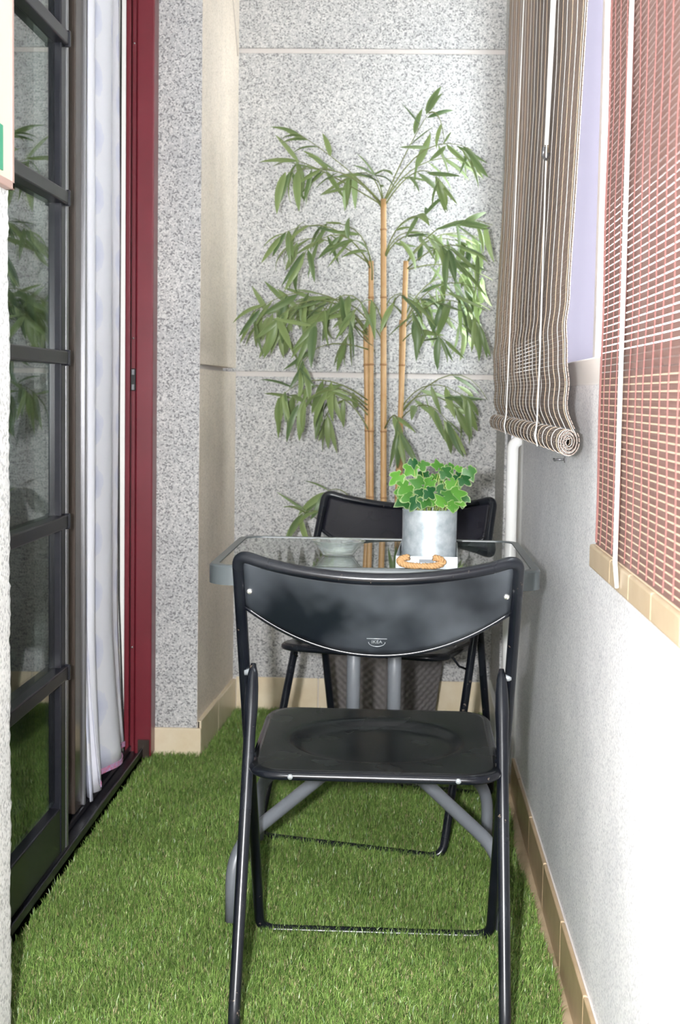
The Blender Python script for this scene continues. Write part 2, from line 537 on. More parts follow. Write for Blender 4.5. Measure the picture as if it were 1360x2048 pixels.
br = struct(MB().box(XR - 0.006, XR, YN, 3.80, -0.018, 0.078).build('baseboard_right', M['joint']))
y = 0.95
while y < 3.78:
    y1 = min(y + 0.327, 3.80)
    MB().box(XR - 0.011, XR - 0.003, y, y1 - 0.003, -0.018, 0.08).build('tile', M['tan_tile'], br, bevel=0.002)
    y += 0.33
bp = struct(MB().box(XR - 0.028, XR - 0.012, 4.20, 4.68, -0.018, 0.115).build('baseboard_pier', M['white_tile'], bevel=0.003))

# dim room behind the door
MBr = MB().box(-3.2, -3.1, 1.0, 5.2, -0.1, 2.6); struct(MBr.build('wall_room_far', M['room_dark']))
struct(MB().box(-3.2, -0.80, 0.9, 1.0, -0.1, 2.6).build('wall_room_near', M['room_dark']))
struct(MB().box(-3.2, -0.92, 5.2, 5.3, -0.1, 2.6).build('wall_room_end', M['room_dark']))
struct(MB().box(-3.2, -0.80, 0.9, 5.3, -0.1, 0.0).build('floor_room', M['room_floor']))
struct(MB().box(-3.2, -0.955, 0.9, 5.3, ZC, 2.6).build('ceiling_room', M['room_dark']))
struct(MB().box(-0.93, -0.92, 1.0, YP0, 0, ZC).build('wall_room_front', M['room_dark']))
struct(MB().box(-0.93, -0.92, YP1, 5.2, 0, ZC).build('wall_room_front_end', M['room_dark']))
struct(MB().box(-0.92, -0.70, YP0, YP1, 2.2, ZC).build('wall_door_head', M['granite']))

# ------------------------------------------------------------------ artificial grass
EDGE = lambda y: 0.288 + 0.006 * np.sin(y * 5.1 + 0.6) + 0.004 * np.sin(y * 13.0)
mat_rows = []
for i in range(80):
    yy = 1.3 + (YB - 0.014 - 1.3) * i / 79
    lx = -0.712 if YP0 < yy < YP1 - 0.012 else XL + 0.014 + max(0, yy - YP1) * SLANT
    mat_rows.append([(lx, yy, -0.013), (-0.2, yy, -0.013), (float(EDGE(yy)), yy, -0.013)])
mgb, nt, b = new_mat('turf_backing')
b.inputs['Base Color'].default_value = (0.03, 0.055, 0.015, 1); b.inputs['Roughness'].default_value = 0.95
mg, nt, b = new_mat('turf_blades')
ca = node(nt, 'ShaderNodeAttribute', attribute_name='tint')
nt.links.new(ca.outputs['Color'], b.inputs['Base Color'])
b.inputs['Roughness'].default_value = 0.34
b.inputs['Specular IOR Level'].default_value = 0.4


def grass():
    n = 400000
    y = rng.uniform(0, 1, n) ** 1.25 * (YB - 0.016 - 1.75) + 1.75
    x = rng.uniform(-0.712, 0.30, n)
    left = np.where((y > YP0) & (y < YP1 - 0.013), -0.712, XL + 0.014 + np.maximum(0, y - YP1) * SLANT)
    keep = (x > left) & (x < EDGE(y))
    x, y = x[keep], y[keep]; n = len(x)
    straw = rng.uniform(0, 1, n) < 0.26
    patch = 0.5 + 0.5 * np.sin(x * 9 + 2.1 * np.sin(y * 4)) * np.sin(y * 7 + 1.3 * np.sin(x * 6))
    h = rng.uniform(0.012, 0.026, n); h[straw] *= 0.62
    w = rng.uniform(0.0008, 0.0015, n)
    ang = rng.normal(-1.2, 1.3, n)                      # nap combed mostly one way
    lean = rng.uniform(0.15, 1.0, n) * (0.7 + 0.5 * patch)
    dx, dy = np.cos(ang), np.sin(ang)
    face = ang + PI / 2 + rng.normal(0, 0.5, n)
    wx, wy = np.cos(face) * w * .5, np.sin(face) * w * .5
    z0 = -0.013
    mxp, myp = x + dx * h * lean * 0.35, y + dy * h * lean * 0.35
    txp, typ = x + dx * h * lean, y + dy * h * lean
    hm = h * 0.62; ht = h * np.sqrt(np.maximum(0.12, 1 - (lean * 0.8) ** 2))
    V = np.empty((n, 5, 3), np.float32)
    V[:, 0] = np.stack([x - wx, y - wy, np.full(n, z0)], 1)
    V[:, 1] = np.stack([x + wx, y + wy, np.full(n, z0)], 1)
    V[:, 2] = np.stack([mxp - wx * .9, myp - wy * .9, z0 + np.minimum(hm, ht * .75)], 1)
    V[:, 3] = np.stack([mxp + wx * .9, myp + wy * .9, z0 + np.minimum(hm, ht * .75)], 1)
    V[:, 4] = np.stack([txp, typ, z0 + ht], 1)
    tone = rng.uniform(0, 1, n)
    c0 = np.array([0.070, 0.155, 0.028]); c1 = np.array([0.29, 0.42, 0.11]); cs0 = np.array([0.36, 0.30, 0.13]); cs1 = np.array([0.62, 0.58, 0.34])
    c = c0 + (c1 - c0) * tone[:, None]
    c[straw] = (cs0 + (cs1 - cs0) * tone[:, None])[straw]
    c *= (0.8 + 0.4 * patch)[:, None]
    C = np.ones((n, 5, 4), np.float32); C[:, :, :3] = c[:, None, :]
    base = np.arange(n)[:, None] * 5
    quad = (base + np.array([0, 1, 3, 2])).ravel(); tri = (base + np.array([2, 3, 4])).ravel()
    me = bpy.data.meshes.new('turf')
    me.vertices.add(n * 5); me.vertices.foreach_set('co', V.ravel())
    me.loops.add(n * 7); me.loops.foreach_set('vertex_index', np.concatenate([quad, tri]).astype(np.int32))
    me.polygons.add(2 * n)
    st = np.concatenate([np.arange(n) * 4, n * 4 + np.arange(n) * 3]).astype(np.int32)
    me.polygons.foreach_set('loop_start', st)
    me.update(calc_edges=True)
    a = me.color_attributes.new('tint', 'FLOAT_COLOR', 'POINT')
    a.data.foreach_set('color', C.ravel())
    me.materials.append(mg)
    o = bpy.data.objects.new('artificial_grass', me)
    COL.objects.link(o)
    return o


go = tag(grass(), 'green artificial grass carpet covering the balcony floor', 'artificial grass', kind='stuff')
MB().grid(mat_rows).build('backing', mgb, go, solid=0.002)

# ================================================================== LEFT: DOOR, JAMB, CURTAINS
th = thing('door_threshold', 'black metal sliding track on the floor below the door', 'threshold', (0, 0, 0))
MB().box(-0.86, -0.716, YP0 + 0.01, YP1, -0.018, 0.010).build('track_base', M['black_metal'], th, bevel=0.002)
MB().box(-0.722, -0.716, YP0 + 0.01, YP1, -0.018, 0.026).build('track_lip', M['black_metal'], th, bevel=0.002)
for x in (-0.757, -0.80):
    MB().box(x - 0.003, x + 0.003, YP0 + 0.01, YP1 - 0.05, 0.014, 0.026).build('rail', M['black_metal'], th)

Y0, Y1 = 2.16, 3.118
BARS = (0.424, 0.753, 1.103, 1.439, 1.768, 2.07)
dr = thing('lattice_door', 'black steel glazed door leaf with horizontal bars at the left', 'door', (0, 0, 0))
MB().box(-0.752, -0.722, Y1 - 0.065, Y1, 0.03, 2.19).build('stile', M['black_metal'], dr, bevel=0.003)
MB().box(-0.752, -0.722, Y0, Y0 + 0.09, 0.03, 2.19).build('stile', M['black_metal'], dr, bevel=0.003)
MB().box(-0.726, -0.7205, Y1 - 0.024, Y1 - 0.004, 0.03, 2.19).build('edge_strip', M['steel_edge'], dr, bevel=0.001)
MB().box(-0.750, -0.724, Y0 + 0.09, Y1 - 0.065, 0.03, 0.13).build('bottom_rail', M['black_metal'], dr, bevel=0.003)
MB().box(-0.750, -0.724, Y0 + 0.09, Y1 - 0.065, 2.10, 2.19).build('top_rail', M['black_metal'], dr, bevel=0.003)
zs = [0.13] + list(BARS) + [2.10]
for z in BARS:
    bar = MB().box(-0.742, -0.712, Y0 + 0.09, Y1 - 0.035, z - 0.014, z + 0.014).build('bar', M['black_metal'], dr, bevel=0.003)
    MB().box(-0.722, -0.709, Y1 - 0.042, Y1 - 0.030, z - 0.017, z + 0.017).build('end_cap', M['black_metal'], bar, bevel=0.003)
for a, b_ in zip(zs[:-1], zs[1:]):
    MB().box(-0.740, -0.736, Y0 + 0.09, Y1 - 0.065, a + 0.013, b_ - 0.013).build('pane', M['door_glass'], dr)
d2 = thing('sliding_sash', 'narrow brown metal edge of the second sliding leaf beside the curtain', 'door', (0, 0, 0))
MB().box(-0.790, -0.760, Y1 + 0.235, Y1 + 0.327, 0.027, 2.19).build('stile', M['brown_metal'], d2, bevel=0.003)
MB().box(-0.768, -0.754, Y1 + 0.314, Y1 + 0.329, 0.027, 2.19).build('edge_strip', M['steel_edge'], d2, bevel=0.002)
MB().box(-0.780, -0.774, 2.25, Y1 + 0.235, 0.03, 2.19).build('pane', M['door_glass'], d2)

jb = thing('red_door_jamb', 'dark red lacquered metal door jamb with screws and lock plate', 'door jamb', (0, 0, 0))
MB().box(-0.742, -0.694, 4.020, YP1 - 0.001, 0.0, 2.2).build('face', M['red_metal'], jb, bevel=0.004)
MB().box(-0.758, -0.746, 4.040, YP1 - 0.001, 0.0, 2.2).build('channel', M['red_metal'], jb, bevel=0.002)
MB().box(-0.774, -0.760, 4.030, YP1 - 0.001, 0.0, 2.2).build('lip', M['red_metal'], jb, bevel=0.003)
MB().box(-0.785, -0.700, 4.050, YP1 - 0.0005, 0.0, 2.2).build('backing', M['lock'], jb)
MB().box(-0.804, -0.775, 4.035, YP1 - 0.0005, 0.0, 2.2).build('white_lining', M['white_alu'], jb)
MB().box(-0.730, -0.698, 4.010, YP1, 0.0, 0.05).build('foot', M['brown_metal'], jb)
for z in (1.985, 1.181, 0.310):
    sc = MB().lathe([(0.0, 0.003), (0.003, 0.002), (0.0035, 0), (0.0, -0.001)], 12).build('screw', M['screw'], jb, True)
    sc.rotation_euler = (PI / 2, 0, 0); sc.location = (-0.7525, 4.040, z)
lk = MB().box(-0.759, -0.745, 4.034, 4.039, 1.035, 1.097).build('lock_plate', M['lock'], jb, bevel=0.002)
for z in (1.045, 1.087):
    MB().box(-0.756, -0.748, 4.031, 4.034, z - 0.008, z + 0.008).build('strike', M['steel_edge'], lk, bevel=0.001)

# white printed curtain in the opening
mc, nt, b = new_mat('white_printed_curtain')
v = coords(nt)
sp = node(nt, 'ShaderNodeSeparateXYZ'); nt.links.new(v, sp.inputs[0])
# rows of pale ovals, each repeated every 14 cm in height and 16 cm along the cloth


def mth(op, a, bb=None):
    n = node(nt, 'ShaderNodeMath', operation=op)
    for i, q in enumerate((a, bb)):
        if q is None: continue
        if isinstance(q, (int, float)): n.inputs[i].default_value = q
        else: nt.links.new(q, n.inputs[i])
    return n.outputs[0]


fy = mth('SUBTRACT', mth('FRACT', mth('MULTIPLY', sp.outputs['Y'], 1 / 0.17)), 0.5)
fz = mth('SUBTRACT', mth('FRACT', mth('MULTIPLY', sp.outputs['Z'], 1 / 0.145)), 0.5)
rad = mth('SQRT', mth('ADD', mth('POWER', mth('MULTIPLY', fy, 2.6), 2.0), mth('POWER', mth('MULTIPLY', fz, 2.4), 2.0)))
nz = node(nt, 'ShaderNodeTexNoise', i_Scale=40.0); nt.links.new(v, nz.inputs['Vector'])
rad2 = mth('ADD', rad, mth('MULTIPLY', nz.outputs['Fac'], 0.35))
rp = ramp(nt, [(0.5, (0.68, 0.70, 0.83)), (0.95, (0.78, 0.79, 0.88)), (1.05, (0.85, 0.85, 0.90))])
nt.links.new(rad2, rp.inputs['Fac'])
nt.links.new(rp.outputs['Color'], b.inputs['Base Color'])
b.inputs['Roughness'].default_value = 0.9
tr = node(nt, 'ShaderNodeBsdfTranslucent'); nt.links.new(rp.outputs['Color'], tr.inputs['Color'])
ms = node(nt, 'ShaderNodeMixShader'); ms.inputs[0].default_value = 0.25
nt.links.new(b.outputs[0], ms.inputs[1]); nt.links.new(tr.outputs[0], ms.inputs[2])
nt.links.new(ms.outputs[0], nt.nodes['Material Output'].inputs['Surface'])
mh = simple('red_blue_hem_print', (0.60, 0.10, 0.16), 0.9, noise=(120, (0.45, 0.42, 0.70), 1.0))
mv = simple('lavender_curtain_lining', (0.50, 0.50, 0.66), 0.9)


def curtain_sheet(ya, yb, x0, amp, waves, ztop, zbot, ph, flare=0.0, slant=0.0, n=60, m=50):
    rows = []
    for i in range(m + 1):
        t = i / m
        row = []
        for k in range(n + 1):
            u = k / n
            zz = ztop + (zbot + slant * u - ztop) * t
            sw = flare * max(0, (t - 0.80) / 0.20) ** 1.6
            yy = ya + (yb - ya) * u + sw * (0.25 - u) * 0.4 + 0.006 * math.sin(9 * t + 5 * u)
            xx = x0 + amp * (0.6 + 0.4 * t) * math.sin(u * waves * 2 * PI + ph + 0.5 * math.sin(3 * t)) + sw * 0.35
            row.append((xx, yy, zz))
        rows.append(row)
    return rows


ct = thing('white_curtain', 'white curtain with pale lavender oval print hanging in the open doorway', 'curtain', (0, 0, 0))
ra = curtain_sheet(3.52, 3.97, -0.775, 0.017, 1.5, 2.19, 0.05, 2.4, 0.08, 0.0)
MB().grid(ra).build('panel', mc, ct, smooth=True, solid=0.0015)
rb = curtain_sheet(3.452, 3.62, -0.772, 0.012, 1.5, 2.19, 0.028, 0.6, 0.05, 0.0)
MB().grid(rb).build('panel', mc, ct, smooth=True, solid=0.0015)
MB().grid([[(p[0] + 0.002, p[1], p[2] + 0.010) for p in ra[-1]], [(p[0] + 0.002, p[1], p[2] - 0.004) for p in ra[-1]]]).build('hem', mh, ct, solid=0.002)
MB().tube([(-0.775, 3.40, 2.19), (-0.775, 4.00, 2.19)], 0.008).build('curtain_rod', M['white_alu'], ct, True)
bc = thing('thin_cable', 'thin dark cable hanging down beside the white curtain', 'cable', (0, 0, 0))
MB().tube([(-0.783, 4.005, 2.2), (-0.784, 4.007, 1.5), (-0.785, 4.003, 0.9), (-0.783, 4.002, 0.45), (-0.772, 4.0, 0.16), (-0.765, 3.99, 0.02)], 0.0022, 6).build('wire', M['lock'], bc, True)

tc_ = thing('dark_curtain', 'slate teal curtain behind the glass of the lattice door', 'curtain', (0, 0, 0))
MB().grid(curtain_sheet(2.35, 2.98, -0.93, 0.02, 4, 2.3, 0.03, 0.0)).build('panel', M['teal_cloth'], tc_, smooth=True, solid=0.002)

# picture on the near pilaster
pc = thing('wall_picture', 'framed picture at the upper left edge on the pale wall', 'picture', (0, 0, 0))
ZB = 1.318
MB().box(XL, XL + 0.010, 1.78, 2.08, ZB + 0.006, 1.80).build('backing', M['picture_mat'], pc)
for (a, b1, c0, c1) in ((2.072, 2.084, ZB, 1.81), (1.776, 1.788, ZB, 1.81), (1.776, 2.084, ZB, ZB + 0.012), (1.776, 2.084, 1.798, 1.81)):
    MB().box(XL, XL + 0.013, a, b1, c0, c1).build('frame_strip', M['picture_frame'], pc, bevel=0.002)
MB().box(XL + 0.010, XL + 0.0115, 1.82, 2.030, ZB + 0.02, 1.40).build('print', M['picture_green'], pc)

# thin cable on the pilaster side
wc = thing('ceiling_cable', 'thin grey cable drooping across the upper side wall', 'cable', (0, 0, 0))
pts = []
for i in range(14):
    t = i / 13
    pts.append(Vector((XL + 0.010 + 0.017 * t + 0.002, 4.33 + 0.36 * t, 2.46 - 0.36 * t ** 1.6)))
MB().tube(pts, 0.0022, 6).build('wire', M['grey_cable'], wc, True)

# ================================================================== RIGHT: BLINDS
THREAD_W = {'w': 0.009, 'c': 0.0035, 'r': 0.004}


def make_blind(name, label, ya, yb, path, slat_mat, slat_h, slat_t, threads, roll_from=None):
    """path = list of (x, z, tangent angle) for each slat; threads = list of (y, kind)"""
    root = thing(name, label, 'blind', (0, 0, 0))
    me = MB().box(-slat_t / 2, slat_t / 2, ya, yb, -slat_h / 2, slat_h / 2).mesh('slat', slat_mat)
    for (x, z, a) in path:
        o = link_mesh('slat', me, root)
        o.location = (x, random.uniform(-0.0015, 0.0015), z)
        o.rotation_euler = (0, a, 0)
    for (y, kd) in threads:
        hw = THREAD_W[kd] / 2
        rows = []
        for k, (x, z, a) in enumerate(path):
            off = slat_t / 2 + (0.0012 if kd != 'c' else 0.0009)
            nx, nz_ = -math.cos(a), math.sin(a)
            jy = 0.0025 * math.sin(k * 0.21 + y * 40)
            rows.append([(x + nx * off, y - hw + jy, z + nz_ * off), (x + nx * off, y + hw + jy, z + nz_ * off)])
        tm = MB().grid(rows)
        if roll_from is not None:           # the thread shows on the outside of the roll too
            back = []
            for (x, z, a) in path[roll_from:]:
                off = -(slat_t / 2 + 0.0012)
                back.append([(x - math.cos(a) * off, y - hw, z + math.sin(a) * off), (x - math.cos(a) * off, y + hw, z + math.sin(a) * off)])
            tm.grid(back)
        tm.build('warp_thread', M[{'w': 'thread_white', 'c': 'thread_cream', 'r': 'thread_red'}[kd]], root, solid=0.001)
    return root


# brown blind: long, rippled below, its end rolled up
pitch = 0.0078
path = []
PROF = ((0.955, 0.292), (0.975, 0.286), (1.005, 0.276), (1.05, 0.270), (1.12, 0.267), (1.19, 0.268), (1.37, 0.275), (1.67, 0.285), (2.3, 0.290))
pz, px_ = [p[0] for p in PROF], [p[1] for p in PROF]
z = 2.235
while z > 0.985:
    rip = max(0.0, min(1.0, (1.30 - z) / 0.25))
    x = float(np.interp(z, pz, px_)) + 0.0022 * math.sin((z - 0.9) * 44) * rip + 0.0016 * math.sin((z - .9) * 91) * rip
    path.append([x, z, 0.0]); z -= pitch
ROLL0 = len(path)
rc, rz0 = 0.0200, 0.962       # spiral roll on the room side
ang = 0.55
rr = rc
cx = 0.275
while rr > 0.0055:
    path.append([cx + rr * math.cos(ang) * 0.85, rz0 + rr * math.sin(ang) * 1.15, 0.0])
    ang -= pitch / rr
    rr -= 0.0030 * (pitch / rr) / (2 * PI) * 1.6
for i in range(len(path)):
    p, q = path[max(0, i - 1)], path[min(len(path) - 1, i + 1)]
    path[i][2] = math.atan2(-(q[0] - p[0]), -(q[1] - p[1])) * -1.0
    path[i][2] = -math.atan2(q[0] - p[0], -(q[1] - p[1]))
ths = []
k = 0
yy = 2.415
while yy < 4.31:
    ths.append((yy, 'c' if k % 2 else 'w')); yy += 0.082 if k else 0.03; k += 1
b1 = make_blind('brown_reed_blind', 'brown reed blind with pale vertical threads and rolled bottom end', 2.40, 4.32,
                path, M['slat_brown'], 0.0069, 0.0017, ths, ROLL0 + 2)
MB().box(0.272, 0.312, 2.39, 4.33, 2.235, 2.265).build('head_rail', M['rail_wood'], b1, bevel=0.003)
# cords of the brown blind
cd = thing('white_pull_cord', 'white pull cord bunch with metal clip on the brown blind', 'cord', (0, 0, 0))
MB().tube([(0.270, 2.75, 2.24), (0.268, 2.76, 1.9), (0.264, 2.765, 1.7), (0.260, 2.77, 1.505)], [0.0045, 0.005, 0.0055, 0.004], 8).build('cord_bunch', M['cord'], cd, True)
MB().tube([(0.260, 2.77, 1.505), (0.258, 2.77, 1.1), (0.256, 2.77, 0.99), (0.2535, 2.77, 0.962), (0.258, 2.77, 0.942)], 0.0016, 6).build('cord_tail', M['cord'], cd, True)
MB().tube([(0.255, 2.762, 1.500), (0.253, 2.764, 1.485), (0.259, 2.770, 1.477), (0.264, 2.774, 1.490)], 0.0032, 8).build('clip', M['steel_edge'], cd, True)
cd2 = thing('blind_lift_cord', 'thin white lift cord near the far edge of the brown blind', 'cord', (0, 0, 0))
MB().tube([(0.280, 3.62, 2.24), (0.264, 3.62, 1.3), (0.258, 3.62, 0.99), (0.2535, 3.62, 0.962), (0.258, 3.62, 0.942)], 0.0018, 6).build('cord', M['cord'], cd2, True)
# hook below the roll
hk = thing('wall_hook', 'small dark hook on the white wall under the rolled blind', 'hook', (XR, 2.83, 0.915))
MB().lathe([(0.0, 0.0), (0.006, 0.0), (0.006, 0.002), (0.0, 0.003)], 12).build('plate', M['steel_edge'], hk).rotation_euler = (0, -PI / 2, 0)
MB().tube([(0, 0, 0), (-0.016, 0, 0.0), (-0.020, 0.008, -0.002), (-0.020, 0.02, 0.0)], 0.0022, 6).build('hook_wire', M['steel_edge'], hk, True)

# red-brown blind, nearer
path = []
z = 2.235
while z > 0.826:
    path.append([0.285 + 0.0010 * math.sin(z * 23), z, 0.0]); z -= 0.0092
ths = [(2.104, 'r'), (2.092, 'r')]
yy = 2.055
while yy > 0.7:
    ths.append((yy, 'r')); yy -= 0.055
b2 = make_blind('red_reed_blind', 'reddish brown reed blind with pale wooden bottom rail at the right edge', 0.62, 2.11,
                path, M['slat_red'], 0.0078, 0.0014, ths)
fm = MB().box(-0.0006, 0.0006, 0.62, 2.108, -0.0007, 0.0007).mesh('gap_light_strip', M['gap_light'])  # added strips that paint the bright gaps between the lower slats
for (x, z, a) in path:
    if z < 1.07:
        o = link_mesh('gap_light_strip', fm, b2); o.location = (x - 0.0006, 0, z - 0.0046)
MB().box(0.272, 0.312, 0.60, 2.12, 2.235, 2.265).build('head_rail', M['rail_wood'], b2, bevel=0.003)
ys = [2.128, 1.92, 1.76, 1.60, 1.43, 1.30, 1.15, 1.0, 0.85, 0.62]
for a, b_ in zip(ys[:-1], ys[1:]):
    MB().box(0.278, 0.292, b_ + 0.0006, a, 0.788, 0.822).build('bottom_rail', M['rail_wood'], b2, bevel=0.003)
cd3 = thing('blind_pull_cord', 'thick white cord hanging in front of the red blind', 'cord', (0, 0, 0))
MB().tube([(0.270, 1.80, 2.23), (0.268, 1.81, 1.5), (0.270, 1.82, 1.1), (0.271, 1.825, 0.83), (0.275, 1.83, 0.797)], 0.0028, 8).build('cord', M['cord'], cd3, True)

# ================================================================== CHAIRS
def make_chair(label, loc, rotz, dusty):
    t = thing('folding_chair', label, 'chair', loc, rotz, 'black folding chairs at the table')
    W = 0.224; R = 0.0098
    yf, yt, zt = 0.545, 0.092, 0.772          # front foot / top of the back frame
    def top(u):
        bow = 1 - u * u
        return Vector((W * u, yt - 0.030 * bow, zt - 0.026 * bow))
    d = Vector((0, yt - yf, zt)).normalized()
    # back frame: one bent tube, floor bar included
    corner = [Vector((-W, yf, R - 0.017)), Vector((-W, yt, zt + 0.006))]
    tp = [top(u) for u in np.linspace(-0.80, 0.80, 17)]
    tp = [Vector((p.x, p.y, p.z + 0.004 * (abs(p.x) / W) ** 2)) for p in tp]
    pts = [corner[0], corner[1]] + tp + [Vector((W, yt, zt + 0.006)), Vector((W, yf, R - 0.017))]
    rad = [0.035, 0.05] + [0] * len(tp) + [0.05, 0.035]
    MB().tube(fillet(pts, rad, 8, True), R, 14, True).build('back_frame', M['chair_tube'], t, True)
    # backrest sheet
    nu, nv = 40, 10
    rows = []
    for j in range(nv + 1):
        v_ = j / nv; row = []
        for i in range(nu + 1):
            u = -0.965 + 1.93 * i / nu
            L = 0.098 + 0.060 * (1 - abs(u / 0.965) ** 2.1)
            p = top(u) - d * (L * v_)
            p.y += 0.004 - 0.012 * (1 - u * u) * math.sin(v_ * PI) * 0.6
            row.append(p)
        rows.append(row)
    br_ = MB().grid(rows).build('backrest', M['chair_sheet'] if dusty else M['chair_clean'], t, True, solid=0.0025)
    MB().tube([p + Vector((0, 0.001, 0)) for p in rows[-1]], 0.0042, 8).build('bottom_bead', M['chair_tube'], br_, True)
    for s in (-1, 1):
        p = top(s * 0.925) - d * 0.062
        rv = MB().lathe([(0, 0.004), (0.003, 0.0035), (0.0048, 0.002), (0.0052, 0), (0, -0.001)], 14).build('rivet', M['screw'], br_, True)
        rv.location = p + Vector((0, 0.0005, 0.0)); rv.rotation_euler = (PI / 2, 0, 0)
    # embossed mark on the back of the sheet
    fc = bpy.data.curves.new('mark_letters', 'FONT'); fc.body = 'IKEA'; fc.size = 0.0085; fc.extrude = 0.0004; fc.align_x = 'CENTER'
    fo = bpy.data.objects.new('mark_letters', fc); COL.objects.link(fo)
    bpy.context.view_layer.update()
    me = bpy.data.meshes.new_from_object(fo.evaluated_get(bpy.context.evaluated_depsgraph_get()))
    bpy.data.objects.remove(fo)
    me.materials.clear(); me.materials.append(M['emboss'])
    pm = top(0.0) - d * 0.128
    tilt = math.atan2(yt - yf, zt)
    lo = link_mesh('embossed_letters', me, br_)
    lo.rotation_euler = (PI / 2 - tilt, 0, 0); lo.location = pm + Vector((0, -0.0020, -0.002))
    arc = [Vector((0.0135 * math.cos(a), 0.009 * math.sin(a), 0)) for a in np.linspace(PI, 2 * PI, 14)]
    mk = MB().tube(arc, 0.0005, 6); mk.tube([Vector((-0.0165, 0.0075, 0)), Vector((0.0165, 0.0075, 0))], 0.0007, 6)
    mo = mk.build('embossed_outline', M['emboss'], br_, True)
    mo.rotation_euler = lo.rotation_euler; mo.location = pm + Vector((0, -0.0020, -0.0005))
    # seat: pressed sheet with oval dish and a rolled rim
    hx, hy, r = 0.200, 0.200, 0.050
    cy, zc_ = 0.291, 0.436
    o_ = rrect(hx, hy, r, 7); out = []
    for k in range(len(o_)):
        (xa, ya_), (xb_, yb_) = o_[k], o_[(k + 1) % len(o_)]
        q_ = max(1, int(math.hypot(xb_ - xa, yb_ - ya_) / 0.010))
        out += [(xa + (xb_ - xa) * i_ / q_, ya_ + (yb_ - ya_) * i_ / q_) for i_ in range(q_)]
    def sz(x, y):
        e = (x / 0.142) ** 2 + ((y + 0.005) / 0.125) ** 2
        dish = -0.013 * (1 / (1 + math.exp(max(-30, min(30, (e - 1) * 14)))))
        return zc_ + 0.02 * y / hy * 0.4 + dish
    m = MB(); rings = []
    fr = [0, .12, .24, .36, .44, .50, .54, .58, .61, .64, .67, .70, .73, .76, .80, .84, .88, .92, .96, 1.0]
    for f in fr[1:]:
        rings.append([(x * f, cy + y * f, sz(x * f, y * f)) for x, y in out])
    rings.append([(x * 1.012, cy + y * 1.012, sz(x, y) - 0.005) for x, y in out])
    rings.append([(x * 1.008, cy + y * 1.008, sz(x, y) - 0.012) for x, y in out])
    n = len(out); vs = [(0, cy, sz(0, 0))] + [p for rg in rings for p in rg]
    fcs = [(0, 1 + k, 1 + (k + 1) % n) for k in range(n)]
    for i in range(len(rings) - 1):
        for k in range(n):
            k2 = (k + 1) % n
            fcs.append((1 + i * n + k, 1 + (i + 1) * n + k, 1 + (i + 1) * n + k2, 1 + i * n + k2))
    st = m.add(vs, fcs).build('seat', M['chair_seat'] if dusty else M['chair_clean'], t, True, solid=0.002)
    MB().tube([(x * 1.0, cy + y * 1.0, sz(x, y) - 0.008) for x, y in out], 0.0075, 10, True).build('seat_rim', M['chair_tube'], st, True)
    for s in (-1, 1):
        q = MB().lathe([(0, 0.003), (0.004, 0.002), (0.005, 0), (0, -0.001)], 12).build('rivet', M['emboss'], st, True)
        q.location = (s * 0.135, cy - hy - 0.006, sz(s * .135, -hy) - 0.008); q.rotation_euler = (PI / 2, 0, 0)
    # rear legs: flattened upper ends riveted to the back frame, crossing down to the rear feet
    za = 0.578; ya = yf + (yt - yf) * za / zt
    WL = 0.2130
    for s in (-1, 1):
        A = Vector((s * WL * 0.975, ya - 0.006, za + 0.004)); B = Vector((s * WL, 0.006, 0.055)); Cc = Vector((s * WL, 0.0, R - 0.017)); Dp = Vector((s * (WL - 0.05), 0.0, R - 0.017))
        path_ = [A, A.lerp(B, 0.03), A.lerp(B, 0.07), A.lerp(B, 0.13), A.lerp(B, 0.19)] + [A.lerp(B, f) for f in (0.3, 0.5, 0.7, 0.85)] + fillet([A.lerp(B, 0.93), B, Cc, Dp], [0, .03, .02, 0], 5)
        rs = [0.004, 0.0085, 0.0105, 0.0115, 0.0100] + [R] * (len(path_) - 5)
        MB().tube(path_, rs, 12).build('leg', M['chair_tube'], t, True)
        q = MB().lathe([(0, 0.010), (0.004, 0.010), (0.006, 0.006), (0.006, -0.008), (0, -0.009)], 12).build('bolt', M['emboss'], t, True)
        q.location = (s * (WL + 0.002), ya, za - 0.012); q.rotation_euler = (0, PI / 2, 0)
        Ls = A.lerp(B, 0.27)
        MB().tube([(s * 0.198, Ls.y + 0.006, Ls.z - 0.002), (s * WL, Ls.y, Ls.z)], 0.004, 8).build('seat_pivot', M['chair_tube'], t, True)
        # thin folding link between seat and back frame
        MB().tube([(s * 0.199, cy + 0.10, 0.424), (s * 0.208, 0.36, 0.398), (s * 0.214, yf + (yt - yf) * 0.385 / zt, 0.385)], 0.0028, 6).build('link', M['chair_tube'], t, True)
    MB().tube([(-(WL - 0.05), 0.0, R - 0.017), (WL - 0.05, 0.0, R - 0.017)], R, 12).build('floor_bar', M['chair_tube'], t, True)
    return t


make_chair('worn black metal folding chair in front, its back to us', (-0.034, 2.20, 0.0), 0.0, True)
make_chair('black metal folding chair behind the table, turned towards us', (0.045, 3.80, 0.0), math.radians(164), False)

